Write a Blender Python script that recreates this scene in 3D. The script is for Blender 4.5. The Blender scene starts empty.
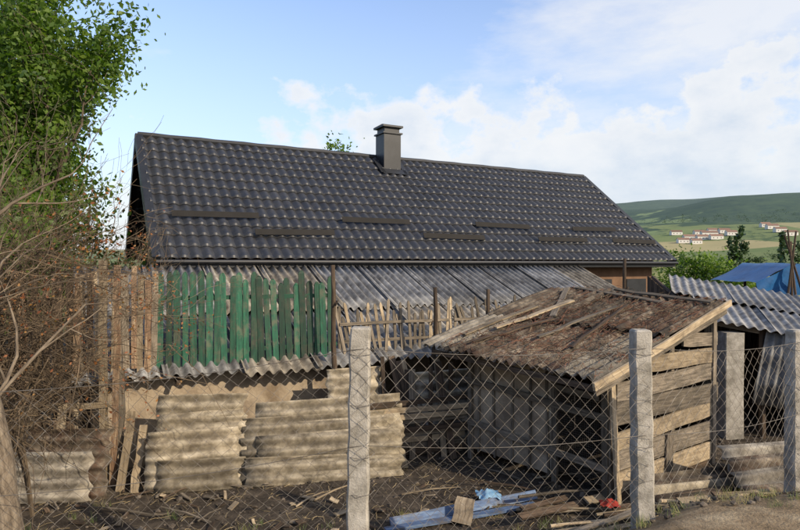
import bpy, math, random
import numpy as np
from mathutils import Vector, Matrix, noise
random.seed(7)
rng=random
H=2.7
D=Vector((.881,.473,0)).normalized(); N=Vector((.473,-.881,0)).normalized(); Z=Vector((0,0,1))
E1=Vector((-4.39,10.89,0))
def W(s,t,z): return E1+D*s+N*t+Z*z
def V(*a): return Vector(a)
col=bpy.context.scene.collection
# ---------------------------------------------------------------- builder
class MB:
    def __init__(s): s.V=[];s.F=[];s.M=[];s.L=[];s.R=[]
    def add(s,vs,fs,lcs=None,rnd=None,mi=0):
        b=len(s.V)
        if rnd is None: rnd=rng.random()
        if lcs is None: lcs=vs
        off=rnd*17.3
        s.V+= [tuple(v) for v in vs]
        s.L+= [(l[0]+off,l[1]+off*.7,l[2]+off*.3) for l in lcs]
        s.R+= [rnd]*len(vs)
        for f in fs:
            s.F.append(tuple(i+b for i in f)); s.M.append(mi)
    def build(s,name,mats,parent=None,smooth=False):
        me=bpy.data.meshes.new(name); me.from_pydata(s.V,[],s.F)
        a=me.attributes.new('lc','FLOAT_VECTOR','POINT'); a.data.foreach_set('vector',np.array(s.L,dtype=np.float32).ravel())
        a=me.attributes.new('rnd','FLOAT','POINT'); a.data.foreach_set('value',np.array(s.R,dtype=np.float32))
        for m in mats: me.materials.append(m)
        me.polygons.foreach_set('material_index',np.array(s.M,dtype=np.int32))
        if smooth: me.polygons.foreach_set('use_smooth',np.ones(len(s.F),dtype=bool))
        me.update()
        o=bpy.data.objects.new(name,me); col.objects.link(o)
        if parent: o.parent=parent
        return o
    def board(s,p0,p1,w,t,side,seg=3,jit=0,rnd=None,mi=0,ws=None):
        p0=Vector(p0);p1=Vector(p1);ax=p1-p0;L=ax.length;ax.normalize()
        side=Vector(side); side=(side-ax*side.dot(ax)).normalized(); nr=ax.cross(side)
        if ws is None: st=[(i/seg,1) for i in range(seg+1)]
        else: st=ws
        vs=[];lc=[];fs=[]
        for (k,sc) in st:
            c=p0+ax*(L*k)+side*rng.uniform(-jit,jit)+nr*rng.uniform(-jit,jit)
            ww=w*sc*(1+rng.uniform(-jit,jit)*4)
            for a,b in((-.5,-.5),(.5,-.5),(.5,.5),(-.5,.5)):
                vs.append(c+side*(a*ww)+nr*(b*t)); lc.append((L*k,a*w,b*t))
        n=len(st)
        for i in range(n-1):
            for j in range(4):
                a=i*4+j;b=i*4+(j+1)%4
                fs.append((a,b,b+4,a+4))
        fs.append((3,2,1,0)); fs.append(tuple(range(4*(n-1),4*n)))
        s.add(vs,fs,lc,rnd,mi)
    def tube(s,pts,rad,sides=5,rnd=None,mi=0,sec=None,cap=True):
        n=len(pts)
        vs=[];lc=[];fs=[];l=0
        ref=None
        for i,p in enumerate(pts):
            p=Vector(p)
            d=(Vector(pts[min(i+1,n-1)])-Vector(pts[max(i-1,0)])).normalized()
            if i>0: l+=(p-Vector(pts[i-1])).length
            if ref is None:
                ref=Vector((0,1,0)) if abs(d.y)<.8 else Vector((1,0,0))
            a=(ref-d*ref.dot(d)).normalized(); ref=a; b=d.cross(a)
            r=rad[i] if isinstance(rad,(list,tuple)) else rad
            if sec:
                for (x,y) in sec: vs.append(p+a*(x*r)+b*(y*r)); lc.append((l,x*r,y*r))
            else:
                for k in range(sides):
                    an=2*math.pi*k/sides
                    vs.append(p+a*(math.cos(an)*r)+b*(math.sin(an)*r)); lc.append((l,math.cos(an)*r,math.sin(an)*r))
        m=len(sec) if sec else sides
        for i in range(n-1):
            for j in range(m):
                a_=i*m+j;b_=i*m+(j+1)%m
                fs.append((a_,b_,b_+m,a_+m))
        if cap: fs.append(tuple(range(m-1,-1,-1))); fs.append(tuple(range(m*(n-1),m*n)))
        s.add(vs,fs,lc,rnd,mi)
    def sheet(s,o,ux,uy,w,l,amp=.025,per=.15,th=.006,rnd=None,mi=0,ny=4,brk=0,warp=.006,res=8,sharp=0,flip=1):
        o=Vector(o);ux=Vector(ux).normalized();uy=Vector(uy);uy=(uy-ux*uy.dot(ux)).normalized();nr=ux.cross(uy)
        nx=max(4,int(w/per*res)); vs=[];lc=[];fs=[]
        ph=rng.random()*6
        for side in (0,1):
            for j in range(ny+1):
                for i in range(nx+1):
                    x=w*i/nx;y=l*j/ny
                    if brk:
                        e=noise.noise(Vector((x*5,ph*9+j*0.01,0)))*brk
                        if j==ny: y-=abs(e)*2
                        if j==0: y+=abs(noise.noise(Vector((x*4,ph*5+7,0))))*brk
                    if sharp: wv=flip*(2*abs(math.cos(math.pi*x/per))**sharp-1)
                    else: wv=math.cos(2*math.pi*x/per)
                    z=amp*wv+warp*math.sin(ph+y*2.1+x*1.3)-side*th
                    vs.append(o+ux*x+uy*y+nr*z); lc.append((x,y,z))
        m=nx+1;B=m*(ny+1)
        for j in range(ny):
            for i in range(nx):
                a=j*m+i
                fs.append((a,a+1,a+m+1,a+m)); fs.append((B+a+m,B+a+m+1,B+a+1,B+a))
        for i in range(nx):
            fs.append((i+1,i,B+i,B+i+1)); a=ny*m+i; fs.append((a,a+1,B+a+1,B+a))
        for j in range(ny):
            a=j*m; fs.append((a,a+m,B+a+m,B+a)); a=j*m+nx; fs.append((a+m,a,B+a,B+a+m))
        s.add(vs,fs,lc,rnd,mi)
    def rock(s,c,r,rnd=None,mi=0,sq=.6):
        t=(1+5**.5)/2
        vs=[(-1,t,0),(1,t,0),(-1,-t,0),(1,-t,0),(0,-1,t),(0,1,t),(0,-1,-t),(0,1,-t),(t,0,-1),(t,0,1),(-t,0,-1),(-t,0,1)]
        fs=[(0,11,5),(0,5,1),(0,1,7),(0,7,10),(0,10,11),(1,5,9),(5,11,4),(11,10,2),(10,7,6),(7,1,8),(3,9,4),(3,4,2),(3,2,6),(3,6,8),(3,8,9),(4,9,5),(2,4,11),(6,2,10),(8,6,7),(9,8,1)]
        sx=rng.uniform(.6,1.3);sy=rng.uniform(.6,1.3)
        out=[Vector(c)+Vector((v[0]*sx,v[1]*sy,v[2]*sq))*(r/1.9)*rng.uniform(.75,1.2) for v in vs]
        s.add(out,fs,None,rnd,mi)
def empty(name,loc=(0,0,0)):
    o=bpy.data.objects.new(name,None); col.objects.link(o); return o
# ---------------------------------------------------------------- materials
def nt(name):
    m=bpy.data.materials.new(name); m.use_nodes=True; t=m.node_tree; t.nodes.clear()
    out=t.nodes.new('ShaderNodeOutputMaterial'); b=t.nodes.new('ShaderNodeBsdfPrincipled'); t.links.new(b.outputs[0],out.inputs[0])
    return m,t,b,out
def ramp(t,fac,stops):
    r=t.nodes.new('ShaderNodeValToRGB'); e=r.color_ramp.elements
    while len(e)<len(stops): e.new(.5)
    for i,(p,c) in enumerate(stops):
        e[i].position=p; e[i].color=(c[0],c[1],c[2],1) if not isinstance(c,(int,float)) else (c,c,c,1)
    t.links.new(fac,r.inputs[0]); return r.outputs[0]
def noi(t,vec,scale,detail=6,rough=.6,sc=(1,1,1)):
    mp=t.nodes.new('ShaderNodeMapping'); mp.inputs['Scale'].default_value=sc; t.links.new(vec,mp.inputs[0])
    n=t.nodes.new('ShaderNodeTexNoise'); n.inputs['Scale'].default_value=scale; n.inputs['Detail'].default_value=detail; n.inputs['Roughness'].default_value=rough
    t.links.new(mp.outputs[0],n.inputs['Vector']); return n.outputs[0]
def attr(t,n,o=2):
    a=t.nodes.new('ShaderNodeAttribute'); a.attribute_name=n; return a.outputs[o]
def mathn(t,op,a,b=None,clamp=False):
    m=t.nodes.new('ShaderNodeMath'); m.operation=op; m.use_clamp=clamp
    for i,x in enumerate((a,b)):
        if x is None: continue
        if isinstance(x,(int,float)): m.inputs[i].default_value=x
        else: t.links.new(x,m.inputs[i])
    return m.outputs[0]
def mix(t,fac,a,b,mode='MIX'):
    m=t.nodes.new('ShaderNodeMixRGB'); m.blend_type=mode
    for i,x in enumerate((fac,a,b)):
        if isinstance(x,(int,float)): m.inputs[i].default_value=x if i==0 else (x,x,x,1)
        elif isinstance(x,tuple): m.inputs[i].default_value=(*x[:3],1)
        else: t.links.new(x,m.inputs[i])
    return m.outputs[0]
def bump(t,b,h,st=.5,dist=.01):
    n=t.nodes.new('ShaderNodeBump'); n.inputs['Strength'].default_value=st; n.inputs['Distance'].default_value=dist
    t.links.new(h,n.inputs['Height']); t.links.new(n.outputs[0],b.inputs['Normal'])
def mrange(t,v,a,b,c=0,d=1):
    m=t.nodes.new('ShaderNodeMapRange'); 
    for i,x in enumerate((a,b,c,d)): m.inputs[1+i].default_value=x
    t.links.new(v,m.inputs[0]); return m.outputs[0]
def mat_gen(name,stops,scale=6,sc=(1,1,1),rough=.85,bs=.5,bd=.006,var=.5,stain=None,stain_amt=.6,stain_scale=2.5,metal=0,fine=0,spec=.3,groove_shade=None,groove_shade_amt=.7):
    m,t,b,o=nt(name); lc=attr(t,'lc',1)
    n=noi(t,lc,scale,8,.65,sc); c=ramp(t,n,stops)
    if stain:
        n2=noi(t,lc,stain_scale,5,.7); f=mathn(t,'MULTIPLY',mrange(t,n2,.48,.66),stain_amt); c=mix(t,f,c,stain)
    if groove_shade:
        ge=t.nodes.new('ShaderNodeNewGeometry'); f=mathn(t,'MULTIPLY',mrange(t,ge.outputs['Pointiness'],.50,.44),groove_shade_amt); c=mix(t,f,c,groove_shade)  # shade between corrugations, painted as darker colour in concave grooves
    if var:
        v=mrange(t,attr(t,'rnd',2),0,1,1-var,1+var*.6)
        hv=t.nodes.new('ShaderNodeHueSaturation'); t.links.new(v,hv.inputs['Value']); t.links.new(c,hv.inputs['Color']); c=hv.outputs[0]
    t.links.new(c,b.inputs['Base Color']); b.inputs['Roughness'].default_value=rough; b.inputs['Metallic'].default_value=metal
    b.inputs['Specular IOR Level'].default_value=spec
    bh=n
    if fine: bh=mathn(t,'ADD',n,mathn(t,'MULTIPLY',noi(t,lc,fine,4,.6),.5))
    bump(t,b,bh,bs,bd); return m
GR=(1,14,14)
m_wood_pale=mat_gen('weathered_wood_pale',[(.25,(.10,.07,.045)),(.45,(.31,.24,.155)),(.7,(.48,.39,.27))],3.5,GR,.85,.7,.006,.45,(.09,.07,.05),.65)
m_wood_grey=mat_gen('weathered_wood_grey',[(.3,(.05,.04,.03)),(.5,(.17,.14,.105)),(.7,(.29,.24,.18))],3.5,GR,.9,.7,.006,.5,(.05,.045,.035),.6)
m_wood_dark=mat_gen('old_dark_wood',[(.3,(.018,.013,.009)),(.5,(.07,.048,.032)),(.72,(.15,.105,.07))],3.5,GR,.9,.7,.006,.5,(.03,.025,.02),.5)
m_wood_red=mat_gen('bark_slab_wood',[(.3,(.06,.035,.022)),(.5,(.17,.105,.065)),(.72,(.36,.28,.18))],3.5,GR,.9,.7,.006,.4,(.28,.22,.15),.5,4)
m_green=mat_gen('flaked_green_paint',[(.28,(.05,.04,.03)),(.38,(.005,.04,.024)),(.6,(.010,.082,.044)),(.75,(.024,.13,.075))],4,(1,8,8),.6,.6,.004,.6,(.12,.09,.065),.5,5)
m_slate=mat_gen('asbestos_slate',[(.3,(.10,.085,.065)),(.5,(.27,.24,.195)),(.7,(.42,.38,.31))],5,(1,1,1),.9,.6,.005,.4,(.06,.05,.04),.85,2.2,fine=60,groove_shade=(.035,.028,.02))
m_slate_lit=mat_gen('asbestos_slate_sunlit',[(.3,(.12,.10,.07)),(.5,(.30,.255,.185)),(.7,(.47,.41,.31))],7,(1,1,1),.9,.7,.006,.4,(.10,.08,.055),.85,2.8,fine=60,groove_shade=(.035,.028,.02),groove_shade_amt=.9)  # paler, warmer slate copy with sunlight put into its colour
m_slate_grey=mat_gen('asbestos_slate_grey',[(.3,(.07,.068,.066)),(.5,(.20,.198,.195)),(.7,(.33,.325,.315))],5,(1,1,1),.7,.5,.004,.35,(.045,.04,.035),.8,1.5,fine=60,spec=.5,groove_shade=(.015,.015,.015),groove_shade_amt=.9)
m_slate_old=mat_gen('mossy_slate',[(.3,(.03,.025,.02)),(.5,(.10,.08,.06)),(.7,(.27,.225,.17))],6,(1,1,1),.95,.9,.008,.5,(.075,.038,.024),.8,3.5,fine=60,groove_shade=(.018,.013,.009))
m_conc=mat_gen('concrete',[(.3,(.20,.18,.15)),(.5,(.38,.35,.30)),(.72,(.50,.465,.41))],9,(1,1,1),.95,.9,.012,.12,(.18,.165,.135),.7,5,fine=90)
m_mud=mat_gen('mud_plaster',[(.3,(.20,.15,.10)),(.5,(.33,.265,.19)),(.7,(.41,.34,.25))],2.5,(1,1,1),.95,.8,.02,.1,(.14,.105,.075),.8,1.6,fine=30)
m_bark=mat_gen('bark',[(.3,(.05,.038,.028)),(.5,(.16,.125,.09)),(.7,(.28,.23,.17))],9,(1,4,4),.95,1,.015,.3)
m_twig=mat_gen('dry_twigs',[(.3,(.045,.032,.021)),(.6,(.17,.125,.08)),(.8,(.29,.22,.15))],5,(1,1,1),.9,.3,.002,.6)
m_wire=mat_gen('galvanised_rusty_wire',[(.35,(.10,.08,.06)),(.6,(.22,.20,.175)),(.8,(.32,.30,.27))],6,(1,1,1),.6,.2,.001,.3,metal=.2)
m_blue=mat_gen('blue_tarp',[(.3,(.01,.07,.19)),(.7,(.02,.13,.33))],3,(1,1,1),.45,.5,.02,.2)
m_bluep=mat_gen('blue_painted_board',[(.3,(.06,.07,.09)),(.5,(.08,.13,.24)),(.7,(.19,.25,.33))],4,(1,8,8),.7,.5,.004,.2,(.12,.10,.08),.8,4)
m_red=mat_gen('red_cloth',[(.3,(.2,.02,.015)),(.7,(.36,.05,.03))],5,(1,1,1),.9,.5,.01,.2)
m_cloth=mat_gen('blue_rag',[(.3,(.05,.2,.4)),(.7,(.35,.5,.6))],5,(1,1,1),.9,.5,.01,.2)
m_white=mat_gen('white_wall',[(.3,(.5,.48,.44)),(.7,(.7,.68,.64))],1,(1,1,1),.9,.2,.01,.1)
m_redroof=mat_gen('clay_roof',[(.3,(.16,.10,.08)),(.7,(.25,.16,.12))],1,(1,1,1),.9,.2,.01,.3)
m_brown=mat_gen('brown_plaster',[(.3,(.13,.075,.045)),(.7,(.22,.13,.08))],3,(1,1,1),.9,.4,.006,.1)
m_trim=mat_gen('dark_metal_trim',[(.3,(.013,.014,.017)),(.7,(.026,.028,.033))],3,(1,1,1),.45,.1,.002,.15,metal=.1,spec=.4)
m_guard=mat_gen('snow_guard_metal',[(.3,(.010,.009,.008)),(.7,(.018,.016,.015))],3,(1,1,1),.7,.1,.002,.15,spec=.2)
m_straw=mat_gen('straw',[(.3,(.25,.19,.10)),(.7,(.48,.38,.22))],5,(1,1,1),.9,.2,.002,.5)
m_soil=mat_gen('soil_clod',[(.3,(.045,.036,.028)),(.7,(.16,.13,.10))],8,(1,1,1),.95,.5,.01,.6)
def roofmat():
    m,t,b,o=nt('charcoal_metal_tile'); lc=attr(t,'lc',1)
    n=noi(t,lc,1.2,5,.6); n2=noi(t,lc,14,4,.6)
    c=ramp(t,n,[(.3,(.015,.016,.020)),(.7,(.033,.035,.042))])
    c=mix(t,mathn(t,'MULTIPLY',mrange(t,n2,.5,.75),.35),c,(.08,.075,.07))
    t.links.new(c,b.inputs['Base Color'])
    t.links.new(mrange(t,n2,.3,.7,.44,.62),b.inputs['Roughness']); b.inputs['Specular IOR Level'].default_value=.62
    bump(t,b,n2,.25,.004); return m
m_roof=roofmat()
def leafmat(name,c1,c2,c3,tr=.45):
    m,t,b,o=nt(name); c=ramp(t,attr(t,'rnd',2),[(0,c1),(.5,c2),(1,c3)])
    t.links.new(c,b.inputs['Base Color']); b.inputs['Roughness'].default_value=.55
    tn=t.nodes.new('ShaderNodeBsdfTranslucent'); t.links.new(mix(t,1.0,c,(1.5,1.6,.7),'MULTIPLY'),tn.inputs[0])
    ms=t.nodes.new('ShaderNodeMixShader'); ms.inputs[0].default_value=tr
    t.links.new(b.outputs[0],ms.inputs[1]); t.links.new(tn.outputs[0],ms.inputs[2]); t.links.new(ms.outputs[0],o.inputs[0]); return m
m_leaf=leafmat('green_leaves',(.03,.068,.010),(.085,.155,.018),(.17,.25,.035))
m_leafd=leafmat('distant_leaves',(.02,.045,.015),(.04,.08,.025),(.07,.12,.035),.2)
m_dryleaf=leafmat('dry_leaves',(.16,.05,.02),(.28,.10,.035),(.36,.2,.06),.3)
m_grass=leafmat('grass_blades',(.06,.10,.025),(.12,.16,.04),(.3,.26,.12),.3)

# ---------------------------------------------------------------- terrain
def smooth(a,b,x):
    k=min(1,max(0,(x-a)/(b-a))); return k*k*(3-2*k)
pro=[(0,0),(30,0),(60,-2),(150,-5),(300,-3.5),(450,0),(650,12),(900,32),(1300,74),(1900,160),(2500,232),(3000,255),(4500,200),(9000,150)]
def terr(x,y):
    r=math.hypot(x,y); z=0
    for i in range(len(pro)-1):
        if pro[i][0]<=r<=pro[i+1][0]:
            k=(r-pro[i][0])/(pro[i+1][0]-pro[i][0]); z=pro[i][1]+(pro[i+1][1]-pro[i][1])*k; break
    if r>400:
        az=math.atan2(x,y)
        z*=1+.13*math.sin(az*5-1.9)+.08*noise.noise(Vector((az*9,r/900,0)))
        z+=noise.noise(Vector((x/450,y/450,2)))*min(38,r/45)
        z*=.22+.78*(smooth(-.15,.3,az)*(1-smooth(1.4,2.2,az)))
    if r<40:
        z+=.03*noise.noise(Vector((x*1.5,y*1.5,0)))+.03*noise.noise(Vector((x*5,y*5,3)))
        lim=5.7+smooth(.8,3.2,x)*.9-smooth(-.5,-3,x)*.2+.25*noise.noise(Vector((x*1.1,0,7)))
        hgt=.95
        z+=hgt*(1-smooth(lim-2.2,lim,y))
    return z
AZ=400;R=165
rs=[.6*(9000/.6)**(i/(R-1)) for i in range(R)]
vs=[(0,0,terr(0,0))];fs=[]
for r in rs:
    for a in range(AZ):
        an=2*math.pi*a/AZ; x=r*math.sin(an);y=r*math.cos(an); vs.append((x,y,terr(x,y)))
for a in range(AZ): fs.append((0,1+(a+1)%AZ,1+a))
for i in range(R-1):
    for a in range(AZ):
        p=1+i*AZ+a;q=1+i*AZ+(a+1)%AZ; fs.append((p,q,q+AZ,p+AZ))
me=bpy.data.meshes.new('ground'); me.from_pydata(vs,[],fs); me.polygons.foreach_set('use_smooth',np.ones(len(fs),dtype=bool))
g=bpy.data.objects.new('ground',me); col.objects.link(g)
m,t,b,o=nt('ground_mat'); geo=t.nodes.new('ShaderNodeNewGeometry'); pos=geo.outputs['Position']
sx=t.nodes.new('ShaderNodeSeparateXYZ'); t.links.new(pos,sx.inputs[0])
n1=noi(t,pos,3,8,.7); n2=noi(t,pos,.6,5,.6); n3=noi(t,pos,40,4,.7)
soil=ramp(t,n1,[(.3,(.025,.020,.016)),(.5,(.065,.053,.042)),(.72,(.15,.12,.09))])
dry=ramp(t,n1,[(.3,(.10,.075,.045)),(.5,(.24,.18,.115)),(.62,(.34,.27,.18)),(.75,(.44,.36,.25))])
bankf=mathn(t,'MULTIPLY',mrange(t,mathn(t,'ADD',sx.outputs[2],mathn(t,'MULTIPLY',n2,.3)),.22,.45),1)
near=mix(t,bankf,soil,dry)
near=mix(t,mathn(t,'MULTIPLY',mrange(t,n3,.55,.7),.5),near,(.16,.135,.1))
grass=ramp(t,n2,[(.3,(.07,.11,.03)),(.7,(.16,.17,.06))])
vm=t.nodes.new('ShaderNodeVectorMath'); vm.operation='LENGTH'; 
cx=t.nodes.new('ShaderNodeCombineXYZ'); t.links.new(sx.outputs[0],cx.inputs[0]); t.links.new(sx.outputs[1],cx.inputs[1]); t.links.new(cx.outputs[0],vm.inputs[0])
r_=vm.outputs['Value']
mp=t.nodes.new('ShaderNodeMapping'); mp.inputs['Scale'].default_value=(.0055,.0022,0); mp.inputs['Rotation'].default_value=(0,0,.5); t.links.new(pos,mp.inputs[0])
vo=t.nodes.new('ShaderNodeTexVoronoi'); vo.inputs['Scale'].default_value=1; t.links.new(mp.outputs[0],vo.inputs['Vector'])
sc_=t.nodes.new('ShaderNodeSeparateColor'); t.links.new(vo.outputs['Color'],sc_.inputs[0])
fields=ramp(t,sc_.outputs[0],[(0,(.07,.12,.035)),(.3,(.13,.17,.055)),(.5,(.38,.32,.13)),(.72,(.12,.17,.05)),(1,(.40,.32,.17))])
fields=mix(t,.25,fields,ramp(t,noi(t,pos,.02,5,.6),[(.3,(.1,.14,.05)),(.7,(.3,.28,.14))]))
fn=noi(t,pos,.004,6,.6); fz=mathn(t,'ADD',sx.outputs[2],mathn(t,'MULTIPLY',fn,150))
ff=mrange(t,fz,142,148)
forest=ramp(t,noi(t,pos,.03,6,.75),[(.35,(.020,.045,.026)),(.65,(.048,.08,.036))])
far=mix(t,ff,fields,forest)
gl=mathn(t,'MULTIPLY',mrange(t,noi(t,pos,.0035,4,.6),.60,.62),ff); far=mix(t,gl,far,(.15,.20,.08))
far=mix(t,mathn(t,'MULTIPLY',mrange(t,noi(t,pos,.012,6,.8),.56,.6),.8),far,(.04,.072,.032))
far=mix(t,mrange(t,r_,400,3200,0,.26),far,(.30,.38,.44))  # aerial haze painted into the ground colour, stronger with distance
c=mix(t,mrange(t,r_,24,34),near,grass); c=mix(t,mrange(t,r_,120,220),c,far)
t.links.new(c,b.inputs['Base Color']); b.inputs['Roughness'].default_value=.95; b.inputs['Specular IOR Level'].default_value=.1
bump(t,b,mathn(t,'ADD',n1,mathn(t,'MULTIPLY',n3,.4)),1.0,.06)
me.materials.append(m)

# ---------------------------------------------------------------- house
house=empty('house')
ZE=H+.08; ZR=H+3.0; RUN=3.6; LEN=14.04
SL=math.hypot(RUN,ZR-ZE)
def roof_plane(name,front):
    per=.225;nu=int(LEN/per*8);crs=13;cl=SL/crs
    vs=[];fs=[];lc=[];rows=[]
    for k in range(crs):
        for f in (0,.5,.88,1.0):
            rows.append((k,f))
    for (k,f) in rows:
        for i in range(nu+1):
            u=LEN*i/nu
            w=(.5+.5*math.cos(2*math.pi*u/per))
            wv=w**.7*.06
            v=(k+f)*cl - (0.03*(1-w) if f>=.9 else 0)- (0.03*(1-w) if (f==0 and k>0) else 0)
            wob=.008*noise.noise(Vector((u*.9,v*1.1,3)))
            hh=wv+.055*f+.002+wob
            if f==1.0: hh=wv+.055*.95-.03+wob
            rn=RUN*v/SL; zz=ZR-(ZR-ZE)*v/SL
            nrm=(N*( (ZR-ZE)/SL)+Z*(RUN/SL))
            if front: p=E1+D*u+N*(-RUN+rn)+Z*zz+nrm*hh
            else:
                nb=(-N*((ZR-ZE)/SL)+Z*(RUN/SL)); p=E1+D*u+N*(-RUN-rn)+Z*zz+nb*hh
            vs.append(p); lc.append((u,v,0))
    m_=nu+1
    for j in range(len(rows)-1):
        for i in range(nu):
            a=j*m_+i; fs.append((a,a+m_,a+m_+1,a+1))
    mb=MB(); mb.add(vs,fs,lc,.5,0); return mb.build(name,[m_roof],house,True)
o=roof_plane('roof_front',True); roof_plane('roof_back',False)
for ob in bpy.data.objects:
    if ob.name.startswith('roof_') and ob.type=='MESH':
        mod=ob.modifiers.new('es','EDGE_SPLIT'); mod.split_angle=math.radians(28)
mb=MB()
pts=[]
for s in(.35,LEN-.35):
    for (tt,z) in((-.45,-.5),(-.45,ZE+.25),(-RUN,ZR-.12),(-2*RUN+.45,ZE+.25),(-2*RUN+.45,-.5)): pts.append(W(s,tt,z))
mb.add(pts,[(0,1,2,3,4),(9,8,7,6,5),(0,5,6,1),(4,3,8,9)],None,.5,0)
mb.build('walls',[m_brown],house)
mb=MB()
for s,sg in((.33,-1),(LEN-.33,1)):
    for k in range(42):
        tt=-.5-k*.15
        zt_=ZE+ (ZR-ZE)*(1-abs((-tt)-RUN)/RUN) -.1
        if zt_>ZE+.2: mb.board(W(s,tt,ZE-.1),W(s,tt,zt_),.14,.02,N,1,0)
mb.build('gable_boarding',[m_wood_dark],house)
mb=MB()
for front in(1,-1):
    nb=(N*front*((ZR-ZE)/SL)+Z*(RUN/SL))
    for s in(-.03,LEN+.03):
        a=W(s,-RUN,ZR)+nb*.075; c=W(s,-RUN+front*RUN,ZE)+nb*.075
        mb.board(a,c,.16,.03,D,1,0,.5)
        mb.board(a-nb*.12+D*(-.07 if s<0 else .07),c-nb*.12+D*(-.07 if s<0 else .07),.22,.02,nb,1,0,.3)
mb.board(W(-.05,.03,ZE-.06),W(LEN+.05,.03,ZE-.06),.13,.02,Z,1,0,.4)
mb.tube([W(-.05,.1,ZE-.02),W(LEN+.05,.1,ZE-.02)],.04,8,.5)
mb.board(W(0,-.2,ZE-.13),W(LEN,-.2,ZE-.13),.45,.02,N,1,0,.3)
npc=40
mb.tube([W(-.05+ (LEN+.1)*i/npc,-RUN,ZR+.035+.006*math.sin(i*2.1)) for i in range(npc+1)],.085,8,.5)
mb.build('trim_and_gutter',[m_trim],house)
mb=MB()
def slope_pt(s,v,h=0):
    nrm=(N*((ZR-ZE)/SL)+Z*(RUN/SL))
    return W(s,-RUN+RUN*v/SL,ZR-(ZR-ZE)*v/SL)+nrm*h
nrm=(N*((ZR-ZE)/SL)+Z*(RUN/SL)); sd=(slope_pt(0,1)-slope_pt(0,0)).normalized()
def guard(s0,v):
    tl=rng.uniform(-.03,.03)
    mb.board(slope_pt(s0,v+tl,.15),slope_pt(s0+1.75,v-tl,.15),.13,.012,(nrm*.5-sd*.9),1,0,.6)
    for k in range(5):
        s=s0+.1+k*.39; mb.board(slope_pt(s,v-.1,.06),slope_pt(s,v,.13),.03,.01,D,1,0,.4)
for s0 in(.35,4.0,7.7,11.0): guard(s0,3.3 )
for s0 in(1.9,5.9,9.4,12.15): guard(s0,3.85)
mb.build('snow_guards',[m_guard],house)
mb=MB(); cs=6.37; ct=-RUN+.32
def prism(mbx,c0,z0,z1,hw,hd,r=.5,mi=0):
    v=[];
    for z in(z0,z1):
        for a,b_ in((-1,-1),(1,-1),(1,1),(-1,1)): v.append(c0+D*(a*hw)+N*(b_*hd)+Z*z)
    mbx.add(v,[(3,2,1,0),(4,5,6,7),(0,1,5,4),(1,2,6,5),(2,3,7,6),(3,0,4,7)],None,r,mi)
c0=W(cs,ct,0)
prism(mb,c0,ZR-.6,ZR+.62,.26,.26)
prism(mb,c0,ZR+.62,ZR+.66,.30,.30,.7); prism(mb,c0,ZR+.66,ZR+.80,.23,.23,.1)
prism(mb,c0,ZR+.80,ZR+.85,.31,.31,.8)
mb.board(slope_pt(cs-.38,.82,.10),slope_pt(cs+.38,.82,.10),.24,.01,sd,1,0,.4)
mb.board(slope_pt(cs-.36,.2,.10),slope_pt(cs-.36,.9,.10),.14,.01,D,1,0,.4); mb.board(slope_pt(cs+.36,.2,.10),slope_pt(cs+.36,.9,.10),.14,.01,D,1,0,.4)
hw=.31
top=[c0+D*(a*hw)+N*(b_*hw)+Z*(ZR+.853) for a,b_ in((-1,-1),(1,-1),(1,1),(-1,1))]
apex=[c0+D*(-.2)+Z*(ZR+.93),c0+D*(.2)+Z*(ZR+.93)]
mb.add(top+apex,[(0,1,5,4),(2,3,4,5),(1,2,5),(3,0,4)],None,.9,1)
mb.build('chimney',[m_trim,m_mud],house)
mb=MB()
for s in(11.6,13.0):
    mb.board(W(s,-.435,1.2),W(s,-.435,2.3),.8,.03,D,1,0,.3,0)
mb.build('windows',[m_trim],house)

# ---------------------------------------------------------------- lean-to shed
shed=empty('lean_to_shed')
mb=MB()
T0,T1=0.02,3.3; Z0,Z1=H-.10,H-1.5
sd2=(W(0,T1,Z1)-W(0,T0,Z0)); SL2=sd2.length; sd2.normalize()
nr2=D.cross(-sd2)
if nr2.z<0: nr2=-nr2
s=-1.35;k=0
while s<9.9:
    for row in range(2):
        l=1.9; v0=SL2-l if row==0 else 0
        o_=W(s,T0,Z0)+sd2*(v0+l+ (rng.uniform(-.08,.10) if row==0 else 0))+nr2*(.02+.035*row+rng.uniform(0,.015)+.012*(k%2))
        dd=(D+sd2*rng.uniform(-.015,.015)+nr2*rng.uniform(-.005,.005)).normalized()
        mb.sheet(o_,dd,-sd2,1.13,l,.038,.162,.006,None,0 if rng.random()<.7 else 1,4,.05 if row==0 else 0)
    s+=1.05;k+=1
mb.build('roof_sheets',[m_slate_grey,m_slate],shed,True)
mb=MB()
for s in [x*1.1-1.2 for x in range(11)]:
    mb.tube([W(s,.1,Z0-.11),W(s,T1-.05,Z1-.08)],.04,6)
for tt in(.4,1.3,2.2,3.1):
    z=Z0+(Z1-Z0)*(tt-T0)/(T1-T0)-.045
    mb.board(W(-1.35,tt,z),W(9.9,tt,z),.06,.04,Z,6,.008)
for s in(-1.2,2.5,4.0,5.6,9.8):
    mb.tube([W(s,2.95,0),W(s+.03,2.95,1.3)],.055,7)
mb.build('timber_frame',[m_wood_dark],shed)
def mudwall(mb,s0,s1,t_,z0,z1):
    nx=int((s1-s0)*8);nz=10;vs=[];fs=[]
    for j in range(nz+1):
        for i in range(nx+1):
            s=s0+(s1-s0)*i/nx;z=z0+(z1-z0)*j/nz
            p=W(s,t_+.05*noise.noise(Vector((s*1.3,z*2,0)))+.02*noise.noise(Vector((s*6,z*6,3))),z); vs.append(p)
    for j in range(nz):
        for i in range(nx):
            a=j*(nx+1)+i; fs.append((a,a+1,a+nx+2,a+nx+1))
    mb.add(vs,fs,None,.5,0)
mb=MB()
mudwall(mb,-1.35,2.7,2.95,-.15,1.34); mudwall(mb,5.5,9.9,2.85,-.15,1.36); mudwall(mb,2.6,5.6,1.9,-.15,1.8)
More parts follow.
